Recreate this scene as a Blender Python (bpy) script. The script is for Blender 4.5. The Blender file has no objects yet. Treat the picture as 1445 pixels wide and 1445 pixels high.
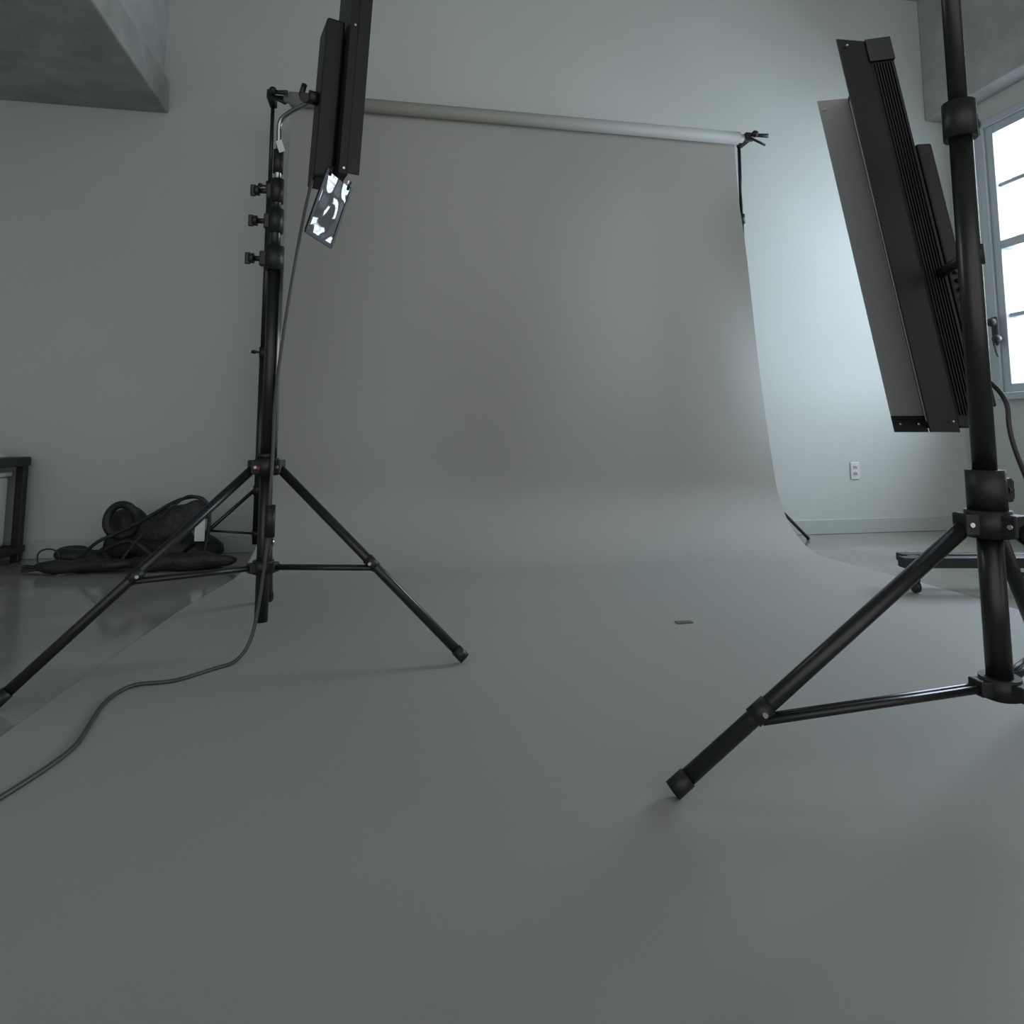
import bpy, bmesh, math, random
from mathutils import Vector, Matrix, noise
random.seed(4)
scene = bpy.context.scene
col = scene.collection
try:
    scene.view_settings.view_transform = 'Standard'
except Exception:
    pass

# ------------------------------------------------------------ room frame
ANG = math.radians(10.76)
U = Vector((math.cos(ANG), math.sin(ANG), 0))      # along back wall
N = Vector((math.sin(ANG), -math.cos(ANG), 0))     # out of back wall into the room
O = Vector((0, 4.344, 0))
S_RIGHT, S_LEFT, N_FRONT, H = 3.394, -4.2, 6.0, 4.05
def R(s, n, z=0.0):
    return O + U*s + N*n + Vector((0, 0, z))

# ------------------------------------------------------------ materials
def mat(name, c, rough=0.6, metal=0.0, var=0.0, scale=8.0, bump=0.0, bscale=60.0, emis=None, es=0, spec=0.5, bdist=0.01):
    m = bpy.data.materials.new(name); m.use_nodes = True
    nt = m.node_tree; b = nt.nodes['Principled BSDF']
    b.inputs['Base Color'].default_value = (*c, 1)
    b.inputs['Roughness'].default_value = rough
    b.inputs['Metallic'].default_value = metal
    b.inputs['Specular IOR Level'].default_value = spec
    tc = nt.nodes.new('ShaderNodeTexCoord')
    if var > 0:
        n = nt.nodes.new('ShaderNodeTexNoise'); n.inputs['Scale'].default_value = scale
        n.inputs['Detail'].default_value = 6
        nt.links.new(tc.outputs['Object'], n.inputs['Vector'])
        r = nt.nodes.new('ShaderNodeValToRGB')
        r.color_ramp.elements[0].position = 0.3; r.color_ramp.elements[1].position = 0.7
        r.color_ramp.elements[0].color = (*[x*(1-var) for x in c], 1)
        r.color_ramp.elements[1].color = (*[min(1, x*(1+var)) for x in c], 1)
        nt.links.new(n.outputs['Fac'], r.inputs['Fac'])
        nt.links.new(r.outputs['Color'], b.inputs['Base Color'])
    if bump > 0:
        n2 = nt.nodes.new('ShaderNodeTexNoise'); n2.inputs['Scale'].default_value = bscale
        n2.inputs['Detail'].default_value = 5 if bdist == 0.01 else 0
        nt.links.new(tc.outputs['Object'], n2.inputs['Vector'])
        bp = nt.nodes.new('ShaderNodeBump'); bp.inputs['Strength'].default_value = bump
        bp.inputs['Distance'].default_value = bdist
        nt.links.new(n2.outputs['Fac'], bp.inputs['Height'])
        nt.links.new(bp.outputs['Normal'], b.inputs['Normal'])
    if emis:
        b.inputs['Emission Color'].default_value = (*emis, 1)
        b.inputs['Emission Strength'].default_value = es
    return m
M_wall = mat('painted_wall', (0.49, 0.515, 0.50), 0.75, var=0.03, scale=1.2, bump=0.08, bscale=90)
M_ceil = mat('ceiling_paint', (0.34, 0.36, 0.36), 0.85)
M_conc = mat('raw_concrete', (0.31, 0.315, 0.295), 0.85, var=0.18, scale=5, bump=0.5, bscale=18)
M_beam = mat('beam_concrete', (0.36, 0.37, 0.36), 0.8, var=0.12, scale=6, bump=0.3, bscale=25)
M_floor = mat('polished_concrete', (0.25, 0.25, 0.22), 0.10, var=0.18, scale=3, bump=0.02, bscale=30)
M_paper = mat('grey_paper', (0.30, 0.30, 0.283), 0.66, var=0.03, scale=0.8, spec=0.4)
M_base = mat('baseboard_paint', (0.42, 0.45, 0.44), 0.5)
M_blk = mat('black_paint', (0.010, 0.010, 0.011), 0.35)
M_blk2 = mat('black_plastic', (0.008, 0.008, 0.009), 0.5, bump=0.1, bscale=200)
M_pan = mat('panel_black', (0.008, 0.007, 0.009), 0.45, bump=0.15, bscale=300, spec=0.35)
M_chr = mat('brushed_steel', (0.35, 0.35, 0.36), 0.25, metal=1)
M_gry = mat('door_inner_grey', (0.36, 0.355, 0.37), 0.5, var=0.04, scale=300)
M_flap = mat('flap_gloss', (0.10, 0.10, 0.105), 0.07, metal=0, bump=1.0, bscale=14, bdist=0.02, spec=0.7)
M_screw = mat('screw_steel', (0.6, 0.6, 0.6), 0.3, metal=1)
M_wht = mat('white_plastic', (0.60, 0.61, 0.60), 0.5)
M_win = mat('window_frame_paint', (0.42, 0.46, 0.50), 0.45)
M_cloth = mat('black_nylon', (0.012, 0.012, 0.013), 0.6, var=0.3, scale=20, bump=0.6, bscale=60)
M_mesh = mat('mesh_fabric', (0.035, 0.035, 0.037), 0.7, var=0.5, scale=60, bump=0.8, bscale=120)
M_rub = mat('rubber_cable', (0.02, 0.02, 0.02), 0.5)
M_gcab = mat('grey_cable', (0.05, 0.05, 0.048), 0.45)
M_led = mat('led_face', (0.8, 0.8, 0.8), 0.4, emis=(0.97, 1.0, 0.95), es=14.0)
M_tape = mat('tape_brown', (0.10, 0.09, 0.075), 0.6)
M_alu = mat('roll_core', (0.33, 0.34, 0.33), 0.5)
M_red = mat('red_decal', (0.25, 0.02, 0.015), 0.5)

# ------------------------------------------------------------ helpers
def group(name, loc=(0, 0, 0)):
    e = bpy.data.objects.new(name, None); e.location = loc; e.empty_display_size = 0.1
    col.objects.link(e); return e
def finish(o, parent, m):
    if m: o.data.materials.append(m)
    col.objects.link(o)
    if parent:
        o.parent = parent
        o.matrix_parent_inverse = Matrix.Translation(-Vector(parent.location))
    return o
def from_bm(name, bm, parent, m, smooth=False, bevel=0):
    bmesh.ops.recalc_face_normals(bm, faces=bm.faces)
    me = bpy.data.meshes.new(name); bm.to_mesh(me); bm.free()
    if smooth:
        for p in me.polygons: p.use_smooth = True
    o = bpy.data.objects.new(name, me)
    finish(o, parent, m)
    if bevel:
        b = o.modifiers.new('bevel', 'BEVEL'); b.width = bevel; b.segments = 2; b.limit_method = 'ANGLE'
    return o
def add_loft(bm, bot, top):
    vb = [bm.verts.new(Vector(p)) for p in bot]; vt = [bm.verts.new(Vector(p)) for p in top]
    n = len(vb)
    bm.faces.new(vb[::-1]); bm.faces.new(vt)
    for i in range(n):
        bm.faces.new((vb[i], vb[(i+1) % n], vt[(i+1) % n], vt[i]))
def loft(name, bot, top, parent, m, bevel=0):
    bm = bmesh.new(); add_loft(bm, bot, top)
    return from_bm(name, bm, parent, m, bevel=bevel)
def add_box(bm, c, size, X=Vector((1, 0, 0)), Y=Vector((0, 1, 0)), Z=Vector((0, 0, 1))):
    c = Vector(c); hx, hy, hz = [v/2 for v in size]
    b = [c + X*sx*hx + Y*sy*hy - Z*hz for sx, sy in ((-1, -1), (1, -1), (1, 1), (-1, 1))]
    t = [p + Z*2*hz for p in b]
    add_loft(bm, b, t)
def box(name, c, size, parent, m, bevel=0, X=Vector((1, 0, 0)), Y=Vector((0, 1, 0)), Z=Vector((0, 0, 1))):
    bm = bmesh.new(); add_box(bm, c, size, X, Y, Z)
    return from_bm(name, bm, parent, m, bevel=bevel)
def rbox(name, s0, s1, n0, n1, z0, z1, parent, m, bevel=0):
    return box(name, R((s0+s1)/2, (n0+n1)/2, (z0+z1)/2), (abs(s1-s0), abs(n1-n0), z1-z0), parent, m, bevel, X=U, Y=-N)
def basis(d):
    d = d.normalized(); a = Vector((0, 0, 1)) if abs(d.z) < 0.9 else Vector((1, 0, 0))
    x = a.cross(d).normalized(); return x, d.cross(x)
def add_cyl(bm, p0, p1, r0, r1=None, seg=18):
    p0, p1 = Vector(p0), Vector(p1); r1 = r0 if r1 is None else r1
    x, y = basis(p1-p0)
    c = [(math.cos(2*math.pi*i/seg), math.sin(2*math.pi*i/seg)) for i in range(seg)]
    add_loft(bm, [p0 + (x*a+y*b)*r0 for a, b in c], [p1 + (x*a+y*b)*r1 for a, b in c])
def shade(o):
    for p in o.data.polygons:
        p.use_smooth = len(p.vertices) == 4
def cyl(name, p0, p1, r0, parent, m, r1=None, seg=18):
    bm = bmesh.new(); add_cyl(bm, p0, p1, r0, r1, seg)
    o = from_bm(name, bm, parent, m); shade(o); return o
def wire(name, pts, r, parent, m, cyclic=False):
    cu = bpy.data.curves.new(name, 'CURVE'); cu.dimensions = '3D'
    cu.bevel_depth = r; cu.bevel_resolution = 4; cu.resolution_u = 10; cu.use_fill_caps = True
    sp = cu.splines.new('NURBS'); sp.points.add(len(pts)-1)
    for p, q in zip(sp.points, pts): p.co = (*q, 1)
    sp.use_endpoint_u = not cyclic; sp.use_cyclic_u = cyclic; sp.order_u = 3
    o = bpy.data.objects.new(name, cu)
    return finish(o, parent, m)
def ball(name, c, r, parent, m, sc=(1, 1, 1)):
    bm = bmesh.new(); bmesh.ops.create_uvsphere(bm, u_segments=14, v_segments=8, radius=r)
    for v in bm.verts: v.co = Vector((v.co.x*sc[0], v.co.y*sc[1], v.co.z*sc[2])) + Vector(c)
    return from_bm(name, bm, parent, m, smooth=True)

# ------------------------------------------------------------ room shell
T = 0.2
rbox('floor', S_LEFT-T, S_RIGHT+T, -T, N_FRONT, -0.1, 0, None, M_floor)
rbox('wall_back', S_LEFT-T, S_RIGHT+T, -T, 0, 0, H, None, M_wall)
rbox('wall_left', S_LEFT-T, S_LEFT, 0, N_FRONT, 0, H, None, M_wall)
rbox('ceiling', S_LEFT-T, S_RIGHT+T, -T, N_FRONT, H, H+0.1, None, M_ceil)
# right wall with window opening
WN0, WN1, WZ0, WZ1 = 0.34, 1.72, 0.97, 2.87
bm = bmesh.new()
def addr(bm, s0, s1, n0, n1, z0, z1):
    add_box(bm, R((s0+s1)/2, (n0+n1)/2, (z0+z1)/2), (abs(s1-s0), abs(n1-n0), z1-z0), X=U, Y=-N)
for n0, n1, z0, z1 in ((0, WN0, 0, H), (WN1, N_FRONT, 0, H), (WN0, WN1, 0, WZ0), (WN0, WN1, WZ1, H)):
    addr(bm, S_RIGHT, S_RIGHT+T, n0, n1, z0, z1)
from_bm('wall_right', bm, None, M_wall)
rbox('baseboard_back', S_LEFT, S_RIGHT, 0, 0.014, 0, 0.10, None, M_base, 0.004)
rbox('baseboard_right', S_RIGHT-0.014, S_RIGHT, 0.014, N_FRONT, 0, 0.10, None, M_base, 0.004)
# window
w = group('window_1', R(S_RIGHT+0.06, (WN0+WN1)/2, WZ0))
def wbar(name, n0, n1, z0, z1, d0=0.03, d1=0.09):
    rbox(name, S_RIGHT+d0, S_RIGHT+d1, n0, n1, z0, z1, w, M_win, 0.004)
fw = 0.06
wbar('jamb_far', WN0, WN0+fw, WZ0, WZ1, 0.0, 0.12); wbar('jamb_near', WN1-fw, WN1, WZ0, WZ1, 0.0, 0.12)
wbar('head', WN0+fw, WN1-fw, WZ1-fw, WZ1, 0.0, 0.12); wbar('bottom_rail', WN0+fw, WN1-fw, WZ0, WZ0+fw, 0.0, 0.12)
wbar('meeting_rail', WN0+fw, WN1-fw, 1.97, 2.03, 0.0, 0.10)
for i, z in enumerate((1.49, 2.42)): wbar('muntin_h_%d' % i, WN0+fw, WN1-fw, z, z+0.028)
for i, n in enumerate((0.80, 1.24)): wbar('muntin_v_%d' % i, n, n+0.028, WZ0+fw, WZ1-fw)
rbox('casing_sill', S_RIGHT-0.05, S_RIGHT+0.02, WN0-0.03, WN1+0.03, WZ0-0.05, WZ0, w, M_win, 0.006)
rbox('casing_side', S_RIGHT-0.02, S_RIGHT, WN0-0.05, WN0, WZ0, WZ1+0.05, w, M_win, 0.004)
rbox('casing_head', S_RIGHT-0.02, S_RIGHT, WN0, WN1+0.05, WZ1, WZ1+0.05, w, M_win, 0.004)
# sash latch with pull cord
rbox('latch_plate', S_RIGHT-0.035, S_RIGHT-0.02, WN0-0.03, WN0+0.01, 1.30, 1.50, w, M_blk2, 0.004)
ball('latch_knob', R(S_RIGHT-0.06, WN0, 1.46), 0.032, w, M_blk2)
ball('latch_knob', R(S_RIGHT-0.06, WN0+0.03, 1.34), 0.030, w, M_blk2)
wire('pull_cord', [R(S_RIGHT-0.05, WN0, 1.34), R(S_RIGHT-0.05, WN0, 1.26), R(S_RIGHT-0.05, WN0+0.02, 1.22)], 0.006, w, M_blk2)
# concrete masses
rbox('trim_concrete_beam', S_RIGHT-0.17, S_RIGHT, 0, N_FRONT, 3.07, H, None, M_beam, 0.01)
mz = group('concrete_mezzanine', R(-3.1, 1.6, 2.64))
rbox('slab', S_LEFT, -2.14, 0, 2.9, 2.64, 2.84, mz, M_conc, 0.012)
rbox('upstand', S_LEFT, -2.18, 0, 2.9, 2.84, 3.6, mz, M_beam, 0.01)
# outlet
ou = group('wall_outlet', R(2.46, 0.0, 0.43))
rbox('plate', 2.425, 2.495, 0, 0.007, 0.37, 0.49, ou, M_wht, 0.003)
for k, z in enumerate((0.40, 0.445)):
    rbox('socket_%d' % k, 2.445, 2.475, 0.007, 0.010, z-0.002, z+0.022, ou, M_base, 0.002)
    for q in (2.453, 2.464): rbox('slot', q, q+0.003, 0.010, 0.011, z+0.006, z+0.016, ou, M_blk)

# ------------------------------------------------------------ paper backdrop
RZ, RN = 2.585, 0.445
bd = group('paper_backdrop', R(0, 0.6, 0))
path = []
PN = RN-0.040; rad = 0.42
for i in range(24): path.append((PN, RZ - (RZ-rad)*i/24))
for i in range(18):
    a = math.pi/2*i/18
    path.append((PN + rad*(1-math.cos(a)), rad - (rad-0.004)*math.sin(a)))
nn = PN+rad
for i in range(44): path.append((nn + (4.05-nn)*i/43, 0.004))
L = [(0.0, -1.366), (2.3, -1.40), (2.8, -1.50), (3.3, -1.58), (4.4, -1.66), (9, -1.72)]
Rt = [(0.0, 1.395), (0.45, 1.41), (0.9, 1.455), (1.65, 1.535), (2.3, 1.60), (3.4, 1.66), (9, 1.70)]
def interp(T_, x):
    for (a, b), (c, d) in zip(T_, T_[1:]):
        if x <= c: return b + (d-b)*(x-a)/(c-a)
    return T_[-1][1]
bm = bmesh.new(); rows = []; dist = 0
NX = 60
for j, (n, z) in enumerate(path):
    if j: dist += math.hypot(n-path[j-1][0], z-path[j-1][1])
    l, r = interp(L, dist), interp(Rt, dist)
    row = []
    for i in range(NX+1):
        t = i/NX; s = l+(r-l)*t
        hang = min(1, max(0, (z-0.02)/0.5))*min(1, dist/0.6)
        wv = 0.055*noise.noise(Vector((s*1.1, dist*0.5, 3.1)))*hang
        if t > 0.9: wv += 0.025*math.sin(dist*3.0)*((t-0.9)/0.1)**2*hang
        row.append(bm.verts.new(R(s, n+wv, z)))
    rows.append(row)
for a, b in zip(rows, rows[1:]):
    for i in range(NX): bm.faces.new((a[i], a[i+1], b[i+1], b[i]))
from_bm('sweep', bm, bd, M_paper, smooth=True)
cyl('roll', R(-1.37, RN, RZ), R(1.40, RN, RZ), 0.040, bd, M_paper, seg=32)
cyl('core', R(-1.40, RN, RZ), R(1.43, RN, RZ), 0.028, bd, M_alu, seg=24)

# backdrop support stands
bs = group('backdrop_support', R(0, RN, 0))
def bstand(tag, s, n, legs, k=1.0):
    cyl(tag+'tube_low', R(s, n, 0.10), R(s, n, 1.15), 0.016*k, bs, M_blk)
    cyl(tag+'tube_mid', R(s, n, 1.15), R(s, n, 2.1), 0.0135*k, bs, M_blk)
    cyl(tag+'tube_top', R(s, n, 2.1), R(s, n, 2.64), 0.011, bs, M_blk)
    for z in (1.15, 2.1):
        cyl(tag+'collar', R(s, n, z-0.04), R(s, n, z+0.02), 0.022, bs, M_blk2)
        cyl(tag+'knob_stem', R(s, n, z-0.01), R(s-0.035, n+0.02, z-0.01), 0.006, bs, M_blk2)
        ball(tag+'knob', R(s-0.045, n+0.025, z-0.01), 0.016, bs, M_blk2, (1, 1, 0.7))
    cyl(tag+'hub', R(s, n, 0.36), R(s, n, 0.41), 0.026, bs, M_blk2)
    cyl(tag+'hub_low', R(s, n, 0.14), R(s, n, 0.17), 0.024, bs, M_blk2)
    for a, ln in legs:
        a = math.radians(a); f = R(s+ln*math.cos(a), n+ln*math.sin(a), 0.012)
        h = R(s+0.02*math.cos(a), n+0.02*math.sin(a), 0.385)
        cyl(tag+'leg', h, f, 0.010, bs, M_blk); ball(tag+'foot', f, 0.0125, bs, M_blk2)
        cyl(tag+'brace', R(s, n, 0.155), h.lerp(f, 0.55), 0.006, bs, M_blk)
bstand('a_', -1.475, 0.36, ((175, 0.42), (300, 0.3), (60, 0.22)), 1.25)
bstand('b_', 1.47, 0.33, ((-14, 0.47), (200, 0.30), (90, 0.22)))
cyl('crossbar', R(-1.49, RN, RZ), R(1.50, RN, RZ), 0.014, bs, M_blk)
for tag, s, d in (('a_', -1.475, -1), ('b_', 1.47, 1)):
    box(tag+'hook', R(s, RN-0.05, 2.60), (0.040, 0.13, 0.055), bs, M_blk2, 0.006, X=U, Y=-N)
    cyl(tag+'clamp_grip', R(s, RN+0.03, 2.60), R(s+0.10, RN+0.07, 2.585), 0.010, bs, M_blk2, r1=0.014)
    cyl(tag+'clamp_grip2', R(s, RN+0.03, 2.58), R(s+0.09, RN+0.05, 2.53), 0.008, bs, M_blk2)
    ball(tag+'clamp_knob', R(s+0.02, RN+0.05, 2.60), 0.022, bs, M_blk2)

# ------------------------------------------------------------ light stands
def knob(g, c, d, r=0.018, L_=0.05):
    c = Vector(c); d = Vector(d).normalized()
    cyl('knob_stem', c, c+d*L_, 0.009, g, M_blk2)
    cyl('knob_head', c+d*L_, c+d*(L_+0.016), r, g, M_blk2, r1=r*0.85, seg=10)
    x, y = basis(d)
    box('knob_wing', c+d*(L_+0.02), (r*2.2, 0.012, 0.018), g, M_blk2, 0.003, X=y, Y=x, Z=d)
def light_stand(name, c, feet, zu, zl, sections, tube_r, jf=0.52, leg_r=0.0115, zbot=0.1, kl=0.035):
    g = group(name, (c[0], c[1], 0)); cx, cy = c
    P = lambda z: Vector((cx, cy, z))
    cyl('hub_upper', P(zu-0.035), P(zu+0.02), tube_r*1.7, g, M_blk2, seg=24)
    cyl('hub_upper_cap', P(zu+0.02), P(zu+0.035), tube_r*1.35, g, M_blk2, seg=24)
    cyl('hub_lower', P(zl-0.02), P(zl+0.02), tube_r*1.5, g, M_blk2, seg=24)
    cyl('hub_base', P(zbot), P(zu), tube_r*0.95, g, M_blk, seg=24)
    for k, f in enumerate(feet):
        f = Vector((f[0], f[1], 0.021)); d = (f-P(0.021)).normalized()
        side = Vector((-d.y, d.x, 0))
        h = P(zu-0.01) + d*(tube_r*1.9)
        cyl('leg_%d' % (k+1), h, f, leg_r, g, M_blk)
        box('leg_lug_%d' % (k+1), P(zu-0.008)+d*tube_r*1.7, (tube_r*1.8, leg_r*2.6, 0.045), g, M_blk2, 0.004, X=d, Y=side)
        e = (f-h).normalized()
        cyl('foot_cap_%d' % (k+1), f-e*0.035, f+e*0.004, leg_r*1.18, g, M_blk2)
        j = h.lerp(f, jf); jd = j - Vector((0, 0, leg_r))
        for sgn in (-1, 1):
            cyl('brace_%d' % (k+1), P(zl)+d*tube_r*1.3+side*sgn*0.007, jd+side*sgn*0.007, 0.0080, g, M_blk, seg=12)
        box('brace_lug_%d' % (k+1), P(zl)+d*tube_r*1.5, (tube_r*1.4, leg_r*2.4, 0.03), g, M_blk2, 0.003, X=d, Y=side)
        cyl('joint_bracket_%d' % (k+1), j-e*0.02, j+e*0.02, leg_r*1.2, g, M_blk2)
        cyl('joint_bolt_%d' % (k+1), j-side*(leg_r*1.2+0.003), j+side*(leg_r*1.2+0.003), 0.005, g, M_screw, seg=10)
        q = P(zu-0.008)+d*tube_r*2.1; hb_ = leg_r*1.3+0.002
        cyl('hub_bolt_%d' % (k+1), q-side*hb_, q+side*hb_, 0.005, g, M_screw, seg=10)
    for k, (z0, z1, r, m, kd) in enumerate(sections):
        cyl('tube_%d' % k, P(z0), P(z1), r, g, m, seg=24)
        if kd:
            v = Vector(kd).normalized()
            cyl('collar_%d' % k, P(z1-0.07), P(z1+0.012), r*1.45, g, M_blk2, seg=24)
            box('collar_lug_%d' % k, P(z1-0.03)+v*r*1.5, (r*1.6, r*1.2, 0.05), g, M_blk2, 0.004, X=v, Y=Vector((0, 0, 1)).cross(v))
            knob(g, P(z1-0.03)+v*r*1.5, kd, L_=kl)
    return g
SL = (-0.80, 2.22)
kd = (-1, -0.15, 0)
gL = light_stand('light_stand', SL, [(-1.30, 1.77), (-0.145, 2.12), (-1.0, 2.86)], 0.596, 0.27,
    [(0.55, 1.31, 0.021, M_blk, kd), (1.30, 1.44, 0.017, M_blk, kd), (1.43, 1.545, 0.015, M_blk, kd), (1.53, 1.64, 0.0115, M_chr, None)], 0.022, leg_r=0.0145)
cyl('tilt_neck', (-0.80, 2.22, 1.58), (-0.80, 2.22, 1.66), 0.017, gL, M_blk2)
cyl('leg_tube_long', (-0.772, 2.21, 0.62), (-0.772, 2.21, 1.24), 0.008, gL, M_chr)
box('white_tag', (-0.785, 2.195, 1.665), (0.022, 0.003, 0.045), gL, M_wht, X=Vector((0.9, 0, .3)), Z=Vector((-.3, 0, .9)))
ball('red_label', (-0.815, 2.186, 0.585), 0.008, gL, M_red)
SR = (0.986, 1.42)
gR = light_stand('light_stand', SR, [(0.31, 1.365), (1.27, 0.80), (1.475, 1.91)], 0.52, 0.19,
    [(0.50, 0.61, 0.025, M_blk, (1, .3, 0)), (0.60, 1.41, 0.0225, M_blk, (1, .5, 0)), (1.40, 2.3, 0.0185, M_blk, None)], 0.025, jf=0.72, leg_r=0.0160, zbot=0.165, kl=0.006)

# ------------------------------------------------------------ left LED panel light
lp = group('led_panel_light', (-0.555, 2.165, 1.8))
wd = Vector((-0.45, 0.9, 0)).normalized(); face = Vector((0.894, 0.447, 0))
up = Vector((0.055, -0.01, 1)).normalized(); face2 = wd.cross(up).normalized()
if face2.x < 0: face2 = -face2
c0 = Vector((-0.566, 2.165, 1.915))
box('body', c0, (0.23, 0.030, 0.80), lp, M_pan, 0.004, X=wd, Y=face2, Z=up)
box('led_face', c0+face2*0.0165, (0.20, 0.003, 0.76), lp, M_led, X=wd, Y=face2, Z=up)
box('back_housing', c0-face2*0.050+up*(-0.13)+wd*0.01, (0.13, 0.060, 0.54), lp, M_pan, 0.008, X=wd, Y=face2, Z=up)
for sg in (-1, 1):
    hinge = c0 + wd*sg*0.117 + face2*0.012
    dd = (face2*0.9 + wd*sg*0.10).normalized(); dn = dd.cross(up)
    box('barn_door_side', hinge+dd*0.018, (0.038, 0.004, 0.79), lp, M_pan, X=dd, Y=dn, Z=up)
# hanging lower door, glossy inside
fa = Vector((0.38, 0.92, 0)).normalized()
hb = Vector((-0.557, 2.10, 1.51))
dd = Vector((-0.30, -0.03, -1)).normalized(); dn = fa.cross(dd).normalized()
fa2 = dd.cross(dn).normalized()
box('barn_door_bottom', hb+dd*0.10, (0.125, 0.003, 0.20), lp, M_flap, X=fa2, Y=dn, Z=dd)
for sg in (-1, 1):
    box('door_edge', hb+dd*0.10+fa2*sg*0.065, (0.010, 0.007, 0.21), lp, M_pan, X=fa2, Y=dn, Z=dd)
    cyl('door_hinge', hb+fa2*sg*0.05-dd*0.02, hb+fa2*sg*0.05+dd*0.01, 0.006, lp, M_pan)
box('door_edge_end', hb+dd*0.205, (0.137, 0.007, 0.012), lp, M_pan, X=fa2, Y=dn, Z=dd)
for z in (-0.38, 0.1):
    cyl('screw', c0+up*z-wd*0.115, c0+up*z-wd*0.118, 0.004, lp, M_screw, seg=10)
hc_ = c0-face2*0.08+up*(-0.12)
cyl('pivot', hc_, hc_-face2*0.03, 0.022, lp, M_blk2)
wire('yoke_arm', [(-0.80, 2.22, 1.60), (-0.80, 2.22, 1.70), (-0.80, 2.215, 1.765), (-0.765, 2.20, 1.785), (-0.70, 2.16, 1.795), (-0.64, 2.13, 1.80)], 0.0085, lp, M_chr)
cyl('yoke_knob', (-0.68, 2.13, 1.80), (-0.68, 2.10, 1.79), 0.016, lp, M_blk2)
cyl('yoke_knob_lever', (-0.70, 2.13, 1.81), (-0.69, 2.13, 1.85), 0.009, lp, M_blk2)
# power cable of the left light
pc = group('power_cable', (-0.866, 2.08, 0))
wire('cable', [(-0.650, 2.13, 1.54), (-0.668, 2.12, 1.44), (-0.700, 2.13, 1.25), (-0.74, 2.15, 1.0), (-0.765, 2.17, 0.8), (-0.768, 2.18, 0.68), (-0.768, 2.18, 0.60),
    (-0.768, 2.17, 0.50), (-0.77, 2.17, 0.38), (-0.785, 2.17, 0.2), (-0.80, 2.15, 0.06), (-0.83, 2.11, 0.010), (-0.87, 2.07, 0.009), (-0.935, 1.966, 0.009), (-0.98, 1.95, 0.009),
    (-1.04, 1.94, 0.009), (-1.055, 1.88, 0.009), (-1.046, 1.80, 0.009), (-1.01, 1.70, 0.009), (-0.94, 1.5, 0.009), (-1.0, 1.2, 0.009)], 0.0055, pc, M_gcab)
cyl('inline_plug', (-0.766, 2.172, 0.47), (-0.766, 2.172, 0.37), 0.016, pc, M_blk2)

# ------------------------------------------------------------ right LED panel light
rp = group('led_panel_light', (1.0, 1.66, 0.71))
ZB, ZT = 0.71, 1.665
def off(p, z, k=0.0):
    t = (ZT-z)/(ZT-ZB); return Vector((p[0]+0.168*t+k, p[1], z))
def pris(name, plan, m, z0=ZB, z1=ZT, bevel=0):
    return loft(name, [off(p, z0) for p in plan], [off(p, z1) for p in plan], rp, m, bevel)
def slab2(a, b, th):
    a, b = Vector((*a, 0)), Vector((*b, 0)); d = (b-a).normalized(); n = Vector((-d.y, d.x, 0))*th/2
    return [(a-n)[:2], (b-n)[:2], (b+n)[:2], (a+n)[:2]]
NL, NR, FR, FL = (0.888, 1.60), (0.942, 1.585), (1.03, 1.85), (0.975, 1.868)
pris('body', [NL, NR, FR, FL], M_pan, bevel=0.004)
pris('led_face', slab2((0.8865, 1.625), (0.9705, 1.85), 0.004), M_gry, ZB+0.02, ZT-0.02)
pris('barn_door_near', slab2((0.812, 1.588), (0.887, 1.598), 0.005), M_pan, ZB-0.01, ZT+0.01)
pris('barn_door_far', slab2((0.896, 1.885), (0.975, 1.868), 0.005), M_gry)
pris('barn_door_far_hem', slab2((0.893, 1.880), (0.975, 1.862), 0.006), M_pan, ZB-0.01, ZB+0.035)
# heatsink fins
d = Vector((NR[0]-NL[0], NR[1]-NL[1])).normalized(); nrm = Vector((d.y, -d.x))
for i in range(7):
    a = Vector(NL) + d*(0.010+i*0.0062)
    pris('fin_%d' % i, slab2(tuple(a), tuple(a+nrm*0.008), 0.0020), M_pan, ZB+0.03, ZT-0.05)
pris('end_cap_top', slab2(tuple(Vector(NL)+nrm*0.004), tuple(Vector(NR)+nrm*0.004), 0.010), M_blk2, ZT-0.045, ZT+0.012)
pris('control_box', [(0.955, 1.60), (0.990, 1.595), (1.03, 1.80), (0.995, 1.81)], M_pan, 0.76, 1.41, 0.005)
for i in range(4):
    q = off((0.972, 1.592), 1.02+i*0.022); box('control_button', q, (0.014, 0.008, 0.010), rp, M_blk2, 0.002)
for (p, z) in (((0.868, 1.583), ZB+0.015), ((0.83, 1.58), ZT-0.01), ((0.905, 1.873), ZT-0.03), ((0.91, 1.872), ZB+0.012), ((0.955, 1.862), ZB+0.012), ((0.95, 1.577), ZB+0.012)):
    ball('screw', off(p, z), 0.0035, rp, M_screw)
cyl('yoke_pin', (1.035, 1.60, 1.08), (0.99, 1.44, 1.08), 0.012, rp, M_blk2)
cyl('yoke_clamp', (0.992, 1.425, 1.06), (0.992, 1.425, 1.10), 0.026, rp, M_blk2, seg=24)
wire('cable', [(1.09, 1.62, 0.90), (1.10, 1.60, 0.85), (1.12, 1.52, 0.78), (1.10, 1.5, 0.70), (1.13, 1.50, 0.60), (1.22, 1.52, 0.4), (1.30, 1.5, 0.1), (1.35, 1.45, 0.010), (1.5, 1.3, 0.010)], 0.005, rp, M_rub)

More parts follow.
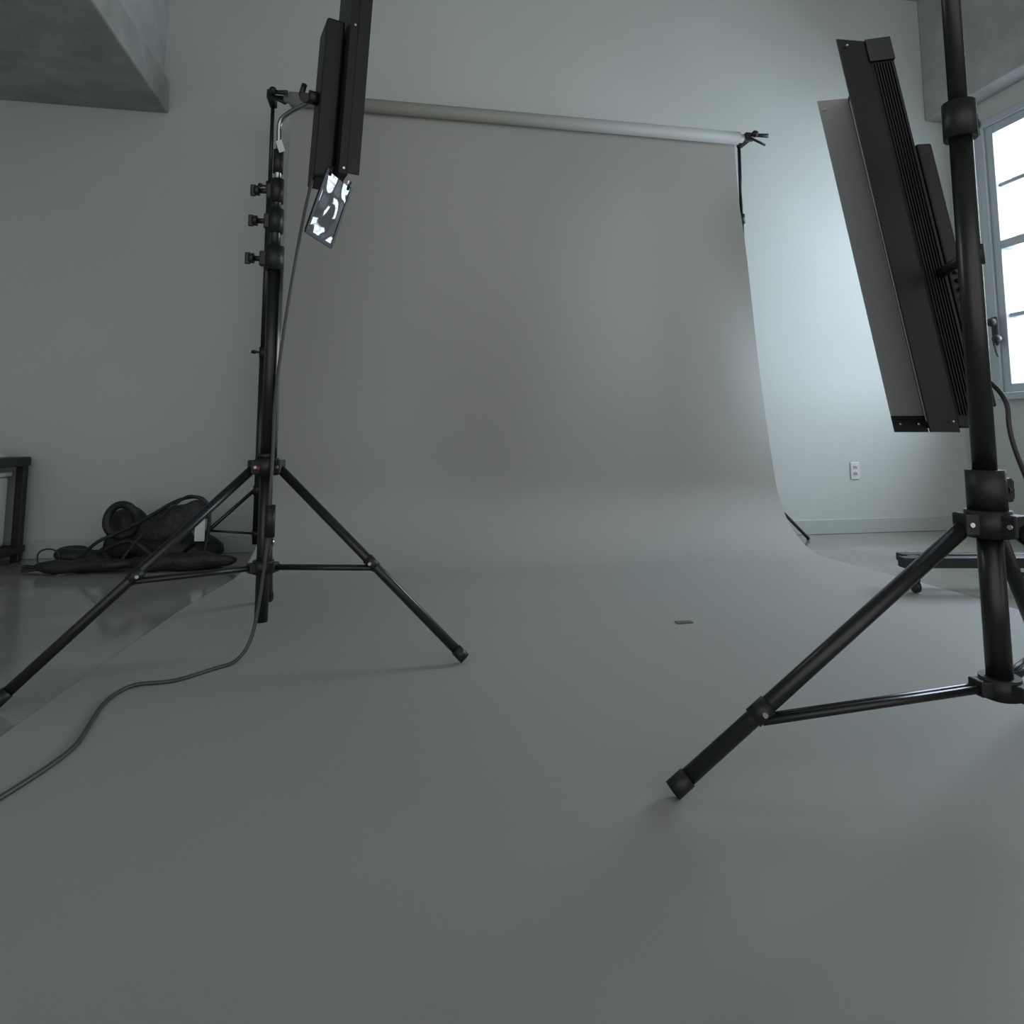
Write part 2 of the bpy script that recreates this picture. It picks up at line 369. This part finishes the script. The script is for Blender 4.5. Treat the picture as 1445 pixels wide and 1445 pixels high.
# ------------------------------------------------------------ side table (left)
DS = -0.08
tb = group('side_table', R(-3.20, 0.3, 0))
s0, s1, n0, n1 = -3.42+DS, -2.65+DS, 0.05, 0.50
rbox('top', s0, s1, n0, n1, 0.515, 0.565, tb, M_blk2, 0.008)
rbox('lower_shelf', s0, s1, n0, n1, 0.05, 0.085, tb, M_blk2, 0.006)
for s in (s0+0.03, s1-0.03):
    for n in (n0+0.03, n1-0.03):
        rbox('post', s-0.022, s+0.022, n-0.022, n+0.022, 0.0, 0.52, tb, M_blk2, 0.006)
bx = group('storage_bin', R(-3.10, 0.27, 0.086))
rbox('bin_body', -3.32+DS, -2.73+DS, 0.10, 0.44, 0.086, 0.46, bx, M_wht, 0.02)
rbox('bin_lid', -3.34+DS, -2.72+DS, 0.09, 0.45, 0.46, 0.485, bx, M_wht, 0.008)
pp = group('paper_stack', R(-3.05, 0.3, 0.567))
for i in range(3):
    rbox('sheet_%d' % i, -3.17+DS+0.02*i, -2.73+DS-0.02*i, 0.12, 0.42, 0.567+i*0.007, 0.573+i*0.007, pp, M_wht)

# ------------------------------------------------------------ equipment bag pile
eb = group('equipment_bag', R(-2.1, 0.4, 0))
def blob(name, parts, m, vox=0.012, amp=0.012):
    bm = bmesh.new()
    for (s, n, z, a, b, c, rot) in parts:
        r = bmesh.ops.create_icosphere(bm, subdivisions=4, radius=1)
        Mx = Matrix.Rotation(math.radians(rot), 3, 'Y')
        for v in r['verts']:
            q = v.co.copy()
            q = Vector([math.copysign(abs(x)**0.8, x) for x in q])
            q = Mx @ Vector((q.x*a, q.y*b, q.z*c))
            p = R(s, n, z) + U*q.x - N*q.y + Vector((0, 0, q.z))
            p += Vector((noise.noise(p*9), noise.noise(p*9+Vector((5, 5, 5))), noise.noise(p*11+Vector((9, 1, 4)))))*amp*2
            p.z = max(p.z, 0.004)
            v.co = p
    o = from_bm(name, bm, eb, m, smooth=True)
    r = o.modifiers.new('merge', 'REMESH'); r.mode = 'VOXEL'; r.voxel_size = vox; r.use_smooth_shade = True
    return o
blob('bag_body', [(-2.05, 0.24, 0.13, 0.22, 0.12, 0.10, -8), (-1.88, 0.26, 0.07, 0.22, 0.13, 0.07, 0), (-2.33, 0.30, 0.05, 0.14, 0.10, 0.04, 14), (-2.17, 0.24, 0.20, 0.10, 0.07, 0.10, 20)], M_cloth)
blob('bag_mesh_pocket', [(-1.92, 0.34, 0.22, 0.17, 0.06, 0.085, -18), (-1.80, 0.32, 0.27, 0.06, 0.06, 0.07, -30)], M_mesh, amp=0.006)
blob('tripod_bag', [(-1.80, 0.50, 0.045, 0.26, 0.05, 0.042, 0), (-2.25, 0.48, 0.036, 0.24, 0.05, 0.032, 0)], M_cloth, amp=0.008)
ring = [R(-2.14+0.075*math.cos(a), 0.38+0.01*math.sin(a*2), 0.245+0.082*math.sin(a)) for a in [i*math.pi/6 for i in range(12)]]
wire('padded_handle', ring, 0.020, eb, M_cloth, cyclic=True)
wire('strap_1', [R(-2.35, 0.42, 0.02), R(-2.25, 0.44, 0.14), R(-2.15, 0.43, 0.18), R(-2.0, 0.42, 0.26), R(-1.85, 0.42, 0.36), R(-1.72, 0.40, 0.36), R(-1.70, 0.40, 0.2), R(-1.72, 0.42, 0.08)], 0.009, eb, M_cloth)
wire('strap_2', [R(-1.70, 0.42, 0.3), R(-1.78, 0.43, 0.40), R(-1.90, 0.43, 0.30), R(-2.05, 0.45, 0.15), R(-2.1, 0.48, 0.05)], 0.007, eb, M_cloth)
wire('strap_3', [R(-2.20, 0.42, 0.10), R(-2.10, 0.44, 0.16), R(-2.02, 0.44, 0.12), R(-1.95, 0.46, 0.06)], 0.012, eb, M_cloth)
rbox('white_tag', -1.775, -1.725, 0.405, 0.408, 0.13, 0.26, eb, M_wht)
cc = group('cable_coil', R(-2.5, 0.4, 0))
pts = []
for i in range(50):
    a = i*0.5; rr = 0.06+0.02*math.sin(i*0.37)
    pts.append(R(-2.50+0.02*math.sin(i*.13)+rr*1.2*math.cos(a), 0.40+rr*0.8*math.sin(a), 0.008+0.012*i/50+0.008*(1+math.sin(i*0.9))))
wire('coil', pts, 0.004, cc, M_rub)
wire('loop', [R(-2.50, 0.40, 0.02), R(-2.53, 0.40, 0.09), R(-2.46, 0.40, 0.12), R(-2.40, 0.40, 0.08), R(-2.42, 0.40, 0.02)], 0.004, cc, M_rub)

# ------------------------------------------------------------ dolly (right), scrap of tape
dl = group('wheeled_dolly', (1.98, 3.1, 0))
box('deck_rail_front', (2.02, 3.02, 0.135), (0.64, 0.05, 0.045), dl, M_blk2, 0.004)
box('deck_rail_back', (2.06, 3.14, 0.135), (0.60, 0.05, 0.035), dl, M_blk2, 0.004)
for x in (1.80, 2.28): box('cross_rail', (x, 3.08, 0.135), (0.05, 0.12, 0.03), dl, M_blk2, 0.004)
for x, y in ((1.76, 3.02), (2.28, 3.02), (1.80, 3.14), (2.30, 3.14)):
    cyl('caster_stem', (x, y, 0.12), (x, y, 0.06), 0.010, dl, M_chr)
    cyl('caster_wheel', (x-0.010, y, 0.032), (x+0.010, y, 0.032), 0.026, dl, M_blk2)
    box('caster_fork', (x, y, 0.062), (0.030, 0.03, 0.02), dl, M_blk2, 0.003)
box('tape_scrap', (0.632, 2.56, 0.0062), (0.062, 0.03, 0.002), None, M_tape, X=Vector((.98, .17, 0)), Y=Vector((-.17, .98, 0)))

# ------------------------------------------------------------ lights
def area(name, loc, d, sx, sy, p, c, spread=180):
    l = bpy.data.lights.new(name, 'AREA'); l.shape = 'RECTANGLE'; l.size = sx; l.size_y = sy; l.energy = p; l.color = c
    l.spread = math.radians(spread)
    o = bpy.data.objects.new(name, l); o.location = loc
    o.rotation_euler = Vector(d).to_track_quat('-Z', 'Y').to_euler(); col.objects.link(o); return o
area('window_daylight', R(S_RIGHT+1.0, 0.9, 2.85), -U-Vector((0, 0, 0.40)), 3.8, 4.0, 820, (0.72, 0.86, 1.0))
wld = bpy.data.worlds.new('World'); scene.world = wld; wld.use_nodes = True
bg = wld.node_tree.nodes['Background']; bg.inputs[0].default_value = (0.97, 1.0, 0.96, 1); bg.inputs[1].default_value = 1.05

# ------------------------------------------------------------ camera
cam = bpy.data.cameras.new('camera'); co = bpy.data.objects.new('camera', cam); col.objects.link(co)
cam.sensor_width = 36; cam.sensor_fit = 'HORIZONTAL'; cam.lens = 36*950/1445
cam.shift_y = -212.5/1445
co.location = (0, 0, 0.70); co.rotation_euler = (math.radians(96), 0, 0)
cam.clip_start = 0.02
scene.camera = co
